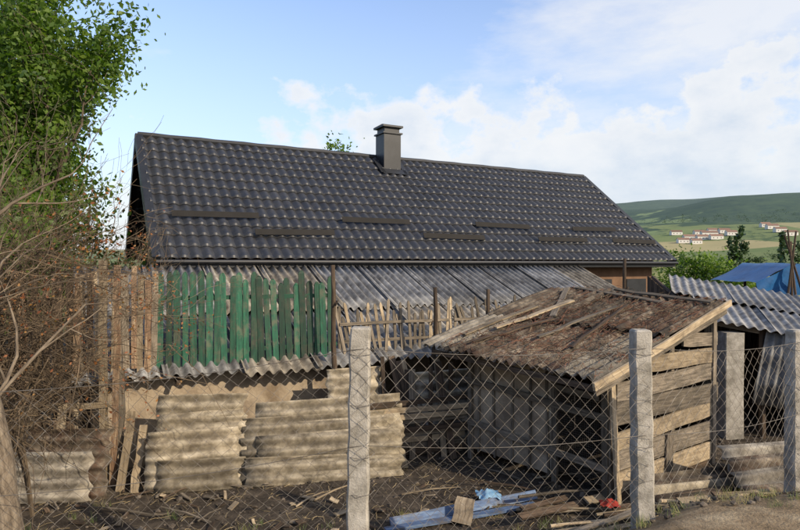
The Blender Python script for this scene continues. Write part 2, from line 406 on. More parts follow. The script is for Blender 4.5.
mb.build('mud_wall',[m_mud],shed,True)
mb=MB()
for tt in [x*.2 for x in range(15)]:
    for s in(-1.35,9.9):
        z=Z0+(Z1-Z0)*(tt+.1-T0)/(T1-T0)-.06; mb.board(W(s,tt+.05,-.1),W(s,tt+.05,z),.19,.025,N,2,.004)
mb.build('side_boards',[m_wood_dark],shed)

# ---------------------------------------------------------------- picket fences on the shed eave
def picket(mb,base,h,w,t_,side,mi,lean=V(0,0,0),jit=.003):
    top=base+Z*h+lean
    mb.board(base,top,w,t_,side,1,jit,None,mi,ws=[(0,1),(.5,1),(1-.05/h,1),(1-.012/h,.55),(1,.15)])
mb=MB()
s=-.32
while s<2.2:
    h=1.28+rng.uniform(-.07,.05)-.04*(s)+ (.06 if rng.random()<.2 else 0)
    picket(mb,W(s,3.06+rng.uniform(-.012,.012),H-1.4+rng.uniform(-.04,.02)),h,.086+rng.uniform(-.012,.008),.02,D,0,D*rng.uniform(-.035,.035)+N*rng.uniform(-.1,-.06))
    s+=.104+rng.uniform(-.010,.012)
for z,tt in((H-1.2,3.02),(H-.45,2.97)):
    mb.board(W(-.38,tt,z),W(2.25,tt,z-.02),.06,.035,Z,5,.004)
mb.build('green_picket_fence',[m_green])
mb=MB()
s=2.3
while s<6.4:
    h=.74+rng.uniform(-.16,.14)
    picket(mb,W(s,3.03+rng.uniform(-.02,.02),H-1.4),h,.05,.018,D,0 if rng.random()<.35 else 1,D*rng.uniform(-.2,.14)+N*-.1,.003)
    s+=.085+rng.uniform(-.01,.02)
for z in(H-1.2,H-.92):
    mb.board(W(2.3,3.0,z),W(6.4,2.98,z-.03),.045,.03,Z,5,.006,None,1)
mb.build('weathered_picket_fence',[m_wood_pale,m_wood_grey])
mb=MB()
s=-1.3
while s<-.36:
    h=1.35+rng.uniform(-.15,.1); b0=H-1.4+rng.uniform(-.12,.05)
    mb.board(W(s,3.1+rng.uniform(-.02,.02),b0),W(s+rng.uniform(-.04,.04),3.02,b0+h),.065+rng.uniform(-.025,.025),.022,D,4,.008,None,rng.choice([0,1,2,2,2]))
    s+=.082+rng.uniform(-.01,.015)
mb.board(W(-1.35,3.03,H-1.1),W(-.3,3.03,H-1.08),.06,.03,Z,3,.004,None,2); mb.board(W(-1.35,2.99,H-.4),W(-.3,2.99,H-.42),.06,.03,Z,3,.004,None,2)
for x,y,h,w,mi in((-3.62,7.35,H+.06,.09,0),(-3.50,7.33,H-.0,.07,1),(-3.42,7.36,H-1.3,.07,2)):
    mb.board((x,y,-.1),(x+rng.uniform(-.05,.05),y+.05,h),w,.05,(1,.2,0),6,.014,None,mi)
mb.build('slab_wood_fence',[m_wood_pale,m_wood_red,m_wood_grey])
mb=MB()
s=-4.6
while s<-1.36:
    h=H+.0+rng.uniform(-.2,.12)
    mb.board(W(s,3.05+rng.uniform(-.03,.03),.35+rng.uniform(-.3,.1)),W(s+rng.uniform(-.04,.04),3.05,h),.095+rng.uniform(-.04,.03),.022,D,4,.010,None,rng.choice([0,0,0,0,1,2,2]))
    s+=.115+rng.uniform(-.01,.04)
for z in(.7,1.3,2.2): mb.board(W(-4.7,3.0,z),W(-1.3,3.0,z+.03),.08,.04,Z,4,.008,None,0)
for s in(-4.5,-2.9,-1.5): mb.tube([W(s,2.93,-.1),W(s,2.93,2.5)],.05,7,None,0)
mb.build('plank_fence',[m_wood_dark,m_wood_grey,m_wood_red])

for (x,y,zt_,nm) in((-.93,8.85,H-.0,'wooden_post'),(.5,9.45,H-.35,'wooden_post'),(1.42,9.9,H-.4,'wooden_post'),(4.15,11.0,H+.12,'wooden_post')):
    mb=MB(); n=7; ln=rng.uniform(-.08,.08)
    mb.tube([(x+ln*i/n+rng.uniform(-.015,.015),y,-.1+(zt_+.1)*i/n) for i in range(n+1)],[.045-.002*i for i in range(n+1)],8)
    mb.tube([(x-.02,y-.06,zt_-.6),(x+.02,y-.05,zt_-.52)],.012,5)
    mb.build(nm,[m_wood_dark],None,True)

# ---------------------------------------------------------------- leaning slate sheets
def lean_stack(name,base,direc,length,height,n,mats,lean=.35,tops=None,rot=.03,offs=None):
    mb=MB(); direc=Vector(direc).normalized(); back=Vector((-direc.y,direc.x,0))
    for k in range(n):
        b0=Vector(base)+direc*(rng.uniform(-.06,.1) if offs is None else offs[k])-back*(.04*k)
        hh=height*(1 if tops is None else tops[k])
        up=(Z*1.0+back*(lean+rng.uniform(-.04,.04))+direc*rng.uniform(-rot,rot)).normalized()
        ln=length*rng.uniform(.92,1.04)
        mb.sheet(b0,up,direc,hh,ln,.028,.15,.008,None,k%len(mats),6,.08,.012,10)
    return mb.build(name,mats,None,True)
lean_stack('corrugated_slate_stack',(-2.98,7.12,.02),(1,.25,0),1.1,1.12,4,[m_slate_lit],.42,[1,.8,.62,.33],.05,[.0,.06,-.05,.08])
lean_stack('corrugated_slate_stack',(-1.86,7.35,.02),(1,.25,0),1.95,.98,4,[m_slate_lit,m_slate_lit],.5,[1,.82,.6,.35],.05,[.1,-.1,.08,-.05])
lean_stack('corrugated_slate_stack',(-4.55,6.75,.02),(1,.12,0),1.1,.8,2,[m_slate_old,m_slate],.3,[1,.7])
lean_stack('corrugated_slate_stack',(-.95,8.35,.3),(1,.35,0),.8,.95,2,[m_slate_lit],.3)
lean_stack('corrugated_slate_stack',(.3,8.6,0),(1,.4,0),1.3,1.15,4,[m_slate_lit,m_slate],.3,[1,.9,.75,.4])
lean_stack('corrugated_slate_stack',(2.75,6.35,.0),(1,.35,0),1.5,.5,3,[m_slate_old,m_slate_lit],1.2,[1,.8,.6],.1)
lean_stack('corrugated_slate_stack',(3.7,6.5,.05),(1,.15,0),1.9,.75,4,[m_slate,m_slate_old],.9,[1,.8,.6,.4],.1)
mb=MB()
for k in range(24):
    x=-.45+rng.random()*1.2; y=8.25+rng.random()*.5
    mb.board((x,y,0),(x+rng.uniform(-.35,.15),y+.5,rng.uniform(.7,1.35)),rng.uniform(.05,.1),.025,(1,.3,0),3,.006,None,rng.choice([0,1,1,2]))
for k in range(9):
    z=.08+k*.09; mb.board((-.6+rng.uniform(-.2,.2),8.15-k*.02,z),(1.2+rng.uniform(-.3,.3),8.75-k*.02,z+rng.uniform(-.03,.05)),.07,.04,Z,3,.008,None,rng.choice([0,1,2]))
mb.build('lumber_pile',[m_wood_grey,m_wood_dark,m_wood_pale])
mb=MB()
for (x,y,x2,y2,h) in((-3.35,7.15,-3.3,7.4,.9),(-3.15,7.1,-3.2,7.5,.7),(-4.0,6.9,-4.05,7.2,1.05),(-4.5,6.9,-4.4,7.2,1.0)):
    mb.board((x,y,0),(x2,y2,h),.09,.03,(1,.1,0),4,.012)
mb.board((-4.7,7.2,.95),(-3.5,7.35,1.0),.07,.03,Z,4,.01)
mb.build('leaning_planks',[m_wood_pale])

# ---------------------------------------------------------------- chicken coop
coop=empty('chicken_coop')
A=V(-1.385,1.78,0).normalized(); B=V(.789,.614,0); B=(B-A*B.dot(A)).normalized()
K0=V(2.38,6.75,0); LA=2.2; LB=2.35
def CP(a,b_,z): return K0+A*a+B*b_+Z*z
def rz(a,b_): return 1.43+.04*a+ .235*(b_+.55)
mb=MB()
z=.10
widths=[.25,.27,.22,.28,.24,.22,.2,.2]
for i,w in enumerate(widths):
    zc=z+w/2
    b0=0.02
    lim_b=(zc+w/2-1.40)/.235-.55+.35
    if lim_b>b0: b0=lim_b
    if b0<LB-.3:
        tl=rng.uniform(-.03,.035)
        mb.board(CP(-.03,b0+rng.uniform(-.02,.03),zc-tl),CP(-.04,LB+rng.uniform(-.03,.1),zc+tl),w-.022,.028,Z,6,.008,.2+.7*rng.random(),0 if rng.random()<.75 else 1)
    z+=w+.006
for b_ in(.0,1.35,LB): mb.board(CP(.03,b_,-.05),CP(.03,b_,rz(0,b_)-.08),.07,.07,B,3,.004,None,1)
mb.board(CP(-.07,.03,0.0),CP(-.07,-.10,1.42),.08,.03,B,4,.006,None,0)
mb.board(CP(-.06,LB-.05,0.0),CP(-.06,LB-.0,1.95),.09,.03,B,4,.006,None,1)
mb.board(CP(-.07,1.1,.1),CP(-.07,1.16,.62),.16,.02,B,3,.006,.4,1)
nx,nz=14,12;vs=[];fs=[]
for j in range(nz+1):
    for i in range(nx+1):
        a=.78+(LA-.78)*i/nx; zz=.12+(rz(a,0)-.20)*j/nz
        vs.append(CP(a,-.01+.02*noise.noise(Vector((a*3,zz*3,1))),zz))
for j in range(nz):
    for i in range(nx):
        q=j*(nx+1)+i; fs.append((q,q+nx+1,q+nx+2,q+1))
mb.add(vs,fs,None,.5,2)
for k in range(5):
    a=.85+k*.3; mb.board(CP(a,-.035,.1),CP(a+rng.uniform(-.05,.05),-.035,rz(a,0)-.1),.03,.015,A,3,.006,None,1)
for zz,mi in((.40,1),(.98,1)): mb.board(CP(.0,-.06,zz),CP(LA+.15,-.05,zz+.10),.08,.03,Z,4,.008,None,mi)
for a in(.05,.75,LA): mb.board(CP(a,-.045,-.05),CP(a,-.045,rz(a,0)-.05),.075,.04,A,3,.005,None,1)
mb.board(CP(.1,-.09,1.2),CP(.7,-.08,1.22),.07,.02,Z,2,.004,None,1)
for k in range(24):
    b_=.05+k*.112
    if b_<LB: mb.board(CP(LA,b_,0),CP(LA,b_,rz(LA,b_)-.08),.108,.02,B,1,.003,None,3)
for k in range(19):
    a=.05+k*.115
    mb.board(CP(a,LB,0),CP(a,LB,rz(a,LB)-.08),.112,.02,A,1,.003,None,3)
mb.board(CP(0,0.0,.06),CP(0,LB,.06),.1,.08,Z,2,.004,None,3)
mb.build('walls',[m_wood_pale,m_wood_grey,m_mud,m_wood_dark],coop,False)
mb=MB()
dirB=(CP(0,3,rz(0,3))-CP(0,0,rz(0,0))).normalized()
a=-.13;k=0
while a<LA+.05:
    for row in range(2):
        b0=-.55+row*1.42+rng.uniform(-.05,.04)
        dj=(dirB+A*rng.uniform(-.02,.02)).normalized()
        mb.sheet(CP(a,b0,rz(a,b0)+.03+.035*row+.012*(k%2)+rng.uniform(0,.02)),A,dj,.62,1.68,.030,.14,.007,None,rng.choice([0,0,0,1]),5,.12,.015)
    a+=.56;k+=1
mb.build('roof_sheets',[m_slate_old,m_slate],coop,True)
mb=MB()
mb.board(CP(-.17,-.58,rz(-.1,-.58)+.0),CP(-.17,LB+.24,rz(-.1,LB+.24)+.02),.085,.03,Z,6,.008,.8,0)
mb.board(CP(-.13,-.50,rz(-.1,-.50)-.09),CP(-.12,LB+.2,rz(-.1,LB+.2)-.08),.08,.03,Z,5,.006,None,1)
mb.board(CP(-.15,-.50,rz(0,-.5)-.05),CP(LA+.3,-.46,rz(LA,-.5)-.05),.06,.04,Z,5,.010,None,2)
for b_ in(.0,1.3,LB): mb.tube([CP(-.12,b_,rz(0,b_)-.05),CP(LA+.2,b_,rz(LA,b_)-.05)],.035,6,None,2)
for (a0,b0,a1,b1,w,mi) in((2.3,-.1,2.15,1.3,.11,0),(2.05,.3,1.75,1.7,.10,0),(1.6,1.0,2.3,2.3,.09,1),(.5,2.1,2.2,2.4,.08,1),(1.2,.2,1.0,1.7,.06,1),(-.05,2.3,1.5,2.45,.09,1),(1.9,-.3,1.5,.9,.05,2),(.6,.1,.9,1.8,.04,2)):
    mb.board(CP(a0,b0,rz(a0,b0)+.10),CP(a1,b1,rz(a1,b1)+.12),w,.022,A if abs(b1-b0)>1 else dirB,5,.012,None,mi)
mb.build('roof_boards',[m_wood_pale,m_wood_grey,m_wood_dark],coop)
mb=MB()
for k in range(900):
    a0=rng.uniform(-.1,LA+.1);b0=rng.uniform(-.5,LB+.1)
    an=rng.uniform(0,6.28);p=[];L=rng.uniform(.12,.6)
    for i in range(6):
        an+=rng.uniform(-.6,.6);a0+=math.cos(an)*L/6;b0+=math.sin(an)*L/6
        p.append(CP(min(max(a0,-.12),2.3),min(max(b0,-.5),LB+.2),rz(a0,b0)+.07+rng.uniform(0,.055)))
    mb.tube(p,.003,3,None,rng.choice([0,0,1]))
mb.build('dry_vines',[mat_gen('rust_vine',[(.3,(.08,.035,.022)),(.7,(.19,.09,.055))],5,var=.5),m_twig],coop)
mb=MB()
for k in range(26):
    a=.08+k*.026
    mb.tube([CP(a,-.02,.2),CP(a,-.02,1.3)],.001,3,.4)
for k in range(40):
    z=.2+k*.028; mb.tube([CP(.08,-.02,z),CP(.73,-.02,z)],.001,3,.4)
mb.build('wire_mesh_door',[m_wire],coop)

# ---------------------------------------------------------------- right-hand shed
rs_=empty('corrugated_shed')
B0=V(5.37,13,H-.17); BT=V(2.63,-1,-.49); BF=V(-.62,-3.5,-.67)
mb=MB(); u=BT.normalized(); v_=BF.normalized()
k=0;x=0
while x<5.4:
    for row in range(2):
        l=1.9; o_=B0+u*x+v_*(l+ (1.72 if row==0 else 0)+rng.uniform(-.04,.04))+Z*(.0+.03*row+.012*(k%2))
        mb.sheet(o_,(u+v_*rng.uniform(-.012,.012)).normalized(),-v_,1.13,l,.022,.15,.006,None,0 if rng.random()<.8 else 1,4,.04 if row==0 else 0)
    x+=1.05;k+=1
mb.build('roof_sheets',[m_slate_grey,m_slate],rs_,True)
mb=MB()
for k in range(6):
    p=B0+u*(k*1.05+.1); q=p+v_*3.45
    mb.tube([p-Z*.08,q-Z*.08],.04,6,None,0)
F0=B0+v_*3.4
for k in range(7):
    p=F0+u*(.15+k*.8); mb.tube([(p.x,p.y,-.1),(p.x,p.y,p.z-.06)],.05,7,None,0)
mb.board(F0-Z*.08,F0+u*5.5-Z*.08,.08,.04,Z,4,.008,None,1)
for k in range(48):
    p=B0+u*(k*.115)+v_*1.2; mb.board((p.x,p.y,-.1),(p.x,p.y,p.z-.08),.11,.02,u,1,.003,None,0)
for k in range(26):
    p=B0+v_*(k*.125+.05); mb.board((p.x,p.y,-.1),(p.x,p.y,p.z-.06),.12,.02,v_,1,.003,None,0)
for k in range(11):
    p=F0+u*(1.6+k*.12); mb.board((p.x,p.y,.1),(p.x+.02,p.y,p.z-.15-rng.random()*.3),.1,.02,u,2,.005,None,rng.choice([0,1]))
mb.build('timber_walls',[m_wood_dark,m_wood_grey],rs_)
mb=MB()
p=F0+u*.45-v_*-.12
mb.tube([(p.x,p.y,-.1),(p.x,p.y,.7),(p.x+.01,p.y,1.65)],[.15,.146,.15],4,.4,0,sec=[(-1,-.9),(-.9,-1),(.9,-1),(1,-.9),(1,.9),(.9,1),(-.9,1),(-1,.9)])
mb.build('concrete_pillar',[m_conc],rs_)
mb=MB()
p=F0+u*.75; mb.sheet((p.x,p.y-.1,.55),u,Z,.95,1.15,.02,.12,.004,None,0,3,.04)
p=F0+u*2.3; mb.sheet((p.x,p.y-.12,.15),u,Z,1.2,1.2,.02,.12,.004,None,1,3,.04)
mb.build('wall_sheets',[m_slate_grey,m_slate_old],rs_,True)
mb=MB()
p=B0+u*2.75+v_*.9+Z*.1; mb.tube([p,p+u*1.6+v_*.5],.045,10,.2); 
mb.build('black_pipe',[m_trim],None,True)

# ---------------------------------------------------------------- chain link fence
fence=empty('chain_link_fence')
fp=[V(-5.4,3.45,0),V(-2.7,3.75,0),V(-.27,4.05,0),V(1.82,4.5,0),V(3.67,5.5,0),V(5.6,7.0,0)]
cum=[0]
for i in range(len(fp)-1): cum.append(cum[-1]+(fp[i+1]-fp[i]).length)
def fpt(s):
    for i in range(len(fp)-1):
        if s<=cum[i+1] or i==len(fp)-2:
            k=(s-cum[i])/(cum[i+1]-cum[i]); return fp[i].lerp(fp[i+1],k),(fp[i+1]-fp[i]).normalized(),k,i
tops=[H-.95,H-.8,H-.56,H-.62,H-.70,H-.8]
mb=MB(); a_=.052; hz=.054
s=0;idx=0
while s<cum[-1]-2*a_:
    pts=[]
    p,d_,k,i=fpt(s); zt_=tops[i]+(tops[i+1]-tops[i])*k-.05*math.sin(math.pi*k)
    nseg=int(1.45/hz)
    for j in range(nseg):
        z=zt_-j*hz
        xx=s+(a_*1.04 if (j+idx)%2 else -.002)
        q,d2,_,_=fpt(min(max(0,xx+.05*noise.noise(Vector((xx*1.5,z*2,0)))),cum[-1]-.001))
        nv=Vector((-d2.y,d2.x,0))
        off=.06*noise.noise(Vector((xx*1.2,z*1.5,5)))+(.003 if (j)%2 else -.003)
        pts.append(q+nv*(off-.02)+Z*(z+.045*noise.noise(Vector((xx*1.7,z*2,9)))))
    mb.tube(pts,.0017,3,.2+.8*rng.random(),0,cap=False)
    s+=a_; idx+=1
for dz in(0,-.65):
    pts=[]
    for j in range(140):
        s=cum[-1]*j/139.01; p,d_,k,i=fpt(s); pts.append(p+Z*(tops[i]+(tops[i+1]-tops[i])*k-.05*math.sin(math.pi*k)+dz)-Vector((-d_.y,d_.x,0))*.025)
    mb.tube(pts,.0024,4,.2)
mb.build('wire_mesh',[m_wire],fence)
S8=[(-1,-.82),(-.82,-1),(.82,-1),(1,-.82),(1,.82),(.82,1),(-.82,1),(-1,.82)]
for i,(p,zt_,r) in enumerate(((fp[2],H-.435,.07),(fp[3],H-.50,.066),(fp[4],H-.61,.075),(fp[5],H-.75,.07))):
    mb=MB(); n=30; z0=.1
    pts=[(p.x+.004*math.sin(j*1.3+i)+(.03*(1-j/n) if i==1 else -.03*(1-j/n) if i==0 else 0),p.y+.05,z0+(zt_-z0)*j/n) for j in range(n+1)]
    rad=[r*(1.10-.12*j/n)*rng.uniform(.965,1.02) for j in range(n+1)]
    mb.tube(pts+[(pts[-1][0],pts[-1][1],zt_+.012)],rad+[rad[-1]*.8],8,.4+.2*i/3,0,sec=S8)
    for dz in(-.16,-.5,-.85,-1.1):
        sq=[]
        for a in range(9):
            an=a*math.pi/4; sq.append((p.x+math.cos(an)*.098,p.y+.05+math.sin(an)*.098,zt_+dz+.01*math.sin(an)))
        mb.tube(sq,.0022,3,.2,1)
    mb.build('concrete_post',[m_conc,m_wire],fence)

# ---------------------------------------------------------------- vegetation
def leaves(name,pts,sizes,mat,parent=None,rv=None,seed=1):
    r=np.random.default_rng(seed); P=np.array(pts,dtype=np.float32); n=len(P)
    a=r.normal(size=(n,3)); a/=np.linalg.norm(a,axis=1)[:,None]; b=r.normal(size=(n,3)); b-=a*(a*b).sum(1)[:,None]; b/=np.linalg.norm(b,axis=1)[:,None]
    s=np.array(sizes,dtype=np.float32)[:,None]; 
    vs=np.stack([P-a*s,P-b*s*.55,P+a*s,P+b*s*.55],1).reshape(-1,3)
    me=bpy.data.meshes.new(name); me.vertices.add(4*n); me.vertices.foreach_set('co',vs.ravel())
    me.loops.add(4*n); me.loops.foreach_set('vertex_index',np.arange(4*n,dtype=np.int32)); me.polygons.add(n)
    me.polygons.foreach_set('loop_start',np.arange(0,4*n,4,dtype=np.int32)); me.polygons.foreach_set('loop_total',np.full(n,4,dtype=np.int32))
    at=me.attributes.new('rnd','FLOAT','POINT'); 
    rvv=r.random(n) if rv is None else np.clip(np.array(rv)+r.normal(size=n)*.15,0,1)
    at.data.foreach_set('value',np.repeat(rvv,4).astype(np.float32))
    me.update(calc_edges=True); me.materials.append(mat); o=bpy.data.objects.new(name,me); col.objects.link(o)
    if parent: o.parent=parent
    return o
def grow(mb,p,d,L,r,depth,tips,spread=.7,up=.15,nch=3,sides=5,wig=.15,mi=0,minr=.002):
    n=4;pts=[Vector(p)];rad=[r];d=Vector(d).normalized()
    for i in range(n):
        d=(d+Vector((rng.gauss(0,wig),rng.gauss(0,wig),rng.gauss(0,wig)+up*.3))).normalized()
        pts.append(pts[-1]+d*L/n); rad.append(max(minr,r*(1-.55*(i+1)/n)))
    mb.tube(pts,rad,sides if depth>1 else 3,None,mi,cap=False)
    if depth<=1: tips.extend(pts[1:])
    if depth==2: tips.append(pts[-1])
    if depth==0: return
    for c in range(nch+ (1 if rng.random()<.5 else 0)):
        k=rng.randint(1,n) if c else n
        nd=(d+Vector((rng.gauss(0,spread),rng.gauss(0,spread),rng.gauss(0,spread)+up))).normalized()
        grow(mb,pts[k],nd,L*rng.uniform(.55,.8),rad[k]*.7,depth-1,tips,spread,up,nch,sides,wig,mi,minr)
def tree(name,base,h0,L,r,depth,per,ls,spread=.6,up=.3,clus=.35,seed=3,mat=m_leaf):
    rng.seed(seed); e=empty(name); mb=MB(); tips=[]
    base=Vector(base); n=5
    trunk=[base+Vector((rng.uniform(-.08,.08)*i,rng.uniform(-.08,.08)*i,h0*i/n)) for i in range(n+1)]
    mb.tube(trunk,[r*(1-.35*i/n) for i in range(n+1)],9,.5)
    for k in range(6):
        an=k*1.05+rng.random()*.5; pos_=trunk[rng.randint(3,5)]
        grow(mb,pos_,Vector((math.cos(an)*.8,math.sin(an)*.8,rng.uniform(.35,1.2))),L,r*.5,depth,tips,spread,up)
    grow(mb,trunk[-1],(0,0,1),L*1.1,r*.6,depth,tips,spread,up)
    mb.build('trunk_and_limbs',[m_bark],e,True)
    pts=[];sz=[];rv=[]
    for tpt in tips:
        c=rng.random()
        if rng.random()<.2: continue
        for k in range(per):
            pts.append((tpt.x+rng.gauss(0,clus),tpt.y+rng.gauss(0,clus),tpt.z+rng.gauss(0,clus*.8))); sz.append(ls*rng.uniform(.6,1.3)); rv.append(c*.7+.15)
    leaves('foliage',pts,sz,mat,e,rv,seed); print(name,len(tips),len(pts)); return e
tree('deciduous_tree',(-8.6,14.0,0),3.4,2.75,.2,3,34,.07,.5,.42,.25,11)
tree('deciduous_tree',(-8.9,12.6,0),1.7,1.9,.15,3,26,.07,.6,.2,.26,17)
tree('deciduous_tree',(-12.5,17.5,0),3.2,2.9,.22,3,30,.085,.55,.35,.30,5)
tree('deciduous_tree',(-2.2,25,.2),2.8,1.9,.16,2,60,.09,.45,.6,.35,9)
def bush(name,c,r,hz_,n,ls,mat,seed):
    rng.seed(seed); pts=[];sz=[];rv=[]
    cl=[(Vector(c)+Vector((rng.gauss(0,r*.45),rng.gauss(0,r*.45),rng.uniform(0,hz_))),rng.random()) for _ in range(26)]
    for i in range(n):
        p,q=rng.choice(cl); pts.append((p.x+rng.gauss(0,r*.18),p.y+rng.gauss(0,r*.18),max(c[2],p.z+rng.gauss(0,r*.15)))); sz.append(ls*rng.uniform(.6,1.3)); rv.append(q)
    e=empty(name); leaves('foliage',pts,sz,mat,e,rv,seed)
    mb=MB()
    for k in range(8):
        mb.tube([Vector((c[0],c[1],c[2]-.5)),Vector((c[0]+rng.gauss(0,r*.3),c[1]+rng.gauss(0,r*.3),c[2]+hz_*.8))],[.03,.01],5)
    mb.build('stems',[m_bark],e)
bush('green_bush',(12.0,24.5,.4),1.7,2.4,9000,.07,m_leaf,4)
bush('green_bush',(16.5,30,-.3),2.0,1.9,7000,.08,m_leaf,6)
rng.seed(21); pts=[];sz=[];rv=[]
def dtree(x,y,h,w,n,col_=.5):
    z0=terr(x,y); cl=[(rng.gauss(0,.32),rng.gauss(0,.32),rng.uniform(.15,1)) for _ in range(9)]
    for i in range(n):
        a,b_,c=rng.choice(cl); pts.append((x+(a+rng.gauss(0,.14))*w,y+(b_+rng.gauss(0,.14))*w,z0+max(.02,min(1.05,c+rng.gauss(0,.08)))*h)); sz.append(h*.055*rng.uniform(.6,1.4)); rv.append(col_+rng.uniform(-.2,.2))
for (px,dist,h,w) in((731,330,19,4),(737,330,24,4),(744,335,18,4),(783,300,20,4),(757,330,9,6),(763,330,8,6),(795,310,16,6),(775,420,9,7),(682,340,9,3),(640,430,9,8),(655,420,8,8),(668,420,7,7)):
    dtree((px-400)/600*dist,dist,h,w,260,.25)
for (a0,d0,a1,d1,n,hm) in((.36,300,.80,270,22,6),(.40,430,.75,480,28,7),(.38,600,.80,560,34,6),(.42,1080,.72,1150,34,12),(.36,1350,.85,1250,44,14)):
    for k in range(n):
        q=k/n+rng.uniform(-.01,.01); az_=a0+(a1-a0)*q; dist=d0+(d1-d0)*q+rng.uniform(-6,6)
        if rng.random()<.25: continue
        dtree(az_*dist,dist,hm*rng.uniform(.6,1.2),hm*rng.uniform(.8,1.5),80,.25)
for k in range(60):
    dist=rng.uniform(280,1100); az_=rng.uniform(.25,.9)
    dtree(az_*dist,dist,rng.uniform(4,9),rng.uniform(5,11),80,.3)
for k in range(90):
    an=rng.uniform(0,6.28); dist=rng.uniform(120,500)
    x,y=math.sin(an)*dist,math.cos(an)*dist
    if y>0 and .2<x/y<1.0: continue
    dtree(x,y,9,8,100,.4)
leaves('distant_trees',pts,sz,m_leafd,None,rv,8)
for (px,dist,w) in((683,850,16),(690,880,20),(696,835,14),(702,870,16),(709,900,24),(716,860,18),(724,910,16),(731,880,15),(699,920,16),(712,925,14),(790,820,18),(772,900,17),(780,860,16),(676,940,17),(765,930,14)):
    x=(px-400)/600*dist; z=terr(x,dist)-.5; mb=MB()
    a=Vector((x,dist,z)); d1=Vector((w/2,0,0)); d2=Vector((0,4,0))
    v=[a-d1-d2,a+d1-d2,a+d1+d2,a-d1+d2]; v+= [q+Z*5.2 for q in v]; v+=[a-d1+Z*8,a+d1+Z*8]
    mb.add(v,[(0,1,5,4),(1,2,6,9,5),(2,3,7,6),(3,0,4,8,7)],None,.5,0)
    ov=Vector((.4,0,0)); 
    rv_=[a-d1-d2*1.1+Z*5.0-ov,a+d1-d2*1.1+Z*5.0+ov,a+d1+Z*8.1+ov,a-d1+Z*8.1-ov,a+d1+d2*1.1+Z*5.0+ov,a-d1+d2*1.1+Z*5.0-ov]
    mb.add(rv_,[(0,1,2,3),(3,2,4,5)],None,rng.random(),1)
    for k in(-.3,0,.3):
        c=a+d1*(k*2)-d2-Vector((0,.05,0))+Z*2.6; mb.board(c-Z*.7,c+Z*.7,1.1,.05,(1,0,0),1,0,.2,2)
    mb.build('village_house',[m_white,m_redroof,m_trim])

def shrub(name,bases,depth,L,r,spread,leafy=None,seed=1,up=.15):
    rng.seed(seed); e=empty(name); mb=MB(); tips=[]
    for (p,d) in bases: grow(mb,p,d,L*rng.uniform(.8,1.2),r,depth,tips,spread,up,3,5,.16,0,.0016)
    mb.build('branches',[m_twig],e)
    if leafy:
        sel=[t_ for t_ in tips if rng.random()<leafy]
        if sel: leaves('dry_leaves',[(q.x+rng.gauss(0,.03),q.y+rng.gauss(0,.03),q.z+rng.gauss(0,.03)) for q in sel],[.017*rng.uniform(.7,1.4) for _ in sel],m_dryleaf,e,None,seed)
    print(name,len(tips)); return e
rng.seed(31)
bs=[((-3.9+rng.uniform(-.7,.4),5.2+rng.uniform(-.5,.8),.3),(rng.uniform(-.3,.3),rng.uniform(-.2,.2),1)) for _ in range(14)]
shrub('bare_shrub',bs,4,1.5,.02,.42,.0,2,.22)
bs=[((-3.9+rng.uniform(-.3,.3),5.8+rng.uniform(-.3,.3),1.6),(rng.uniform(.5,1.0),0,rng.uniform(.4,.9))) for _ in range(7)]
shrub('bare_shrub',bs,4,.95,.013,.38,.2,8,.02)
mb=MB()
for k in range(1300):
    p=Vector((-4.1+rng.gauss(0,.5),5.7+rng.gauss(0,.45),rng.uniform(1.15,2.85))); d=Vector((rng.gauss(0,1),rng.gauss(0,.5),rng.gauss(0,.7))).normalized()
    pp=[p];L=rng.uniform(.4,1.3)
    for i in range(5):
        d=(d+Vector((rng.gauss(0,.2),rng.gauss(0,.2),rng.gauss(0,.2)-.08))).normalized(); pp.append(pp[-1]+d*L/5)
    mb.tube(pp,[.006,.005,.004,.0035,.003,.0015],3,None,0)
mb.build('brushwood_pile',[m_twig])
rng.seed(44)
e=empty('bare_tree'); mb=MB(); tips=[]
tr=[V(-2.58,3.95,.3),V(-2.60,3.96,.6),V(-2.585,3.95,.9),V(-2.64,3.98,1.15),V(-2.66,3.98,1.4),V(-2.74,4.0,1.75),V(-2.9,4.05,2.2),V(-3.0,4.1,2.8)]
mb.tube(tr,[.125,.108,.104,.092,.09,.078,.062,.05],12,.6)
for k in range(8):
    grow(mb,tr[rng.choice([5,6,7,7])],(rng.uniform(-.8,.6),rng.uniform(-.1,.6),rng.uniform(.4,1)),.9,.016,4,tips,.42,.1,2,5,.16,0,.0014)
mb.build('trunk_and_branches',[m_bark],e,True)

# ---------------------------------------------------------------- yard debris
rng.seed(77)
mb=MB()
for k in range(4200):
    x=rng.uniform(-5,6);y=rng.uniform(4.4,9.5)
    mb.rock((x,y,terr(x,y)+.004),abs(rng.gauss(0,.015))+.006,None,0)
mb.build('soil_clods',[m_soil])
mb=MB()
for k in range(2300):
    x=rng.uniform(-5,6);y=rng.uniform(4.4,8.8);an=rng.uniform(0,3.14);L=rng.uniform(.03,.16)
    z=terr(x,y)+.012; dx,dy=math.cos(an)*L,math.sin(an)*L
    mb.tube([(x,y,z),(x+dx*.5,y+dy*.5+rng.uniform(-.02,.02),z+rng.uniform(0,.02)),(x+dx,y+dy,max(z,terr(x+dx,y+dy)+.012)+rng.uniform(0,.02))],.002,3,None,0)
mb.build('straw_litter',[m_straw])
def tr_(x,y,dz=0): return V(x,y,terr(x,y)+dz)
mb=MB()
mb.board(tr_(-.1,6.15,.05),tr_(1.55,6.85,.09),.10,.03,(-.2,.6,1),5,.006); mb.board(tr_(-.15,6.05,.03),tr_(1.5,6.65,.04),.09,.03,(-.3,1,0),5,.006)
mb.build('blue_board',[m_bluep])
mb=MB(); mb.board(tr_(.62,6.2,.03),tr_(.95,6.05,.12)+V(-.25,.3,.12),.2,.012,(1,-.4,0),3,.012)
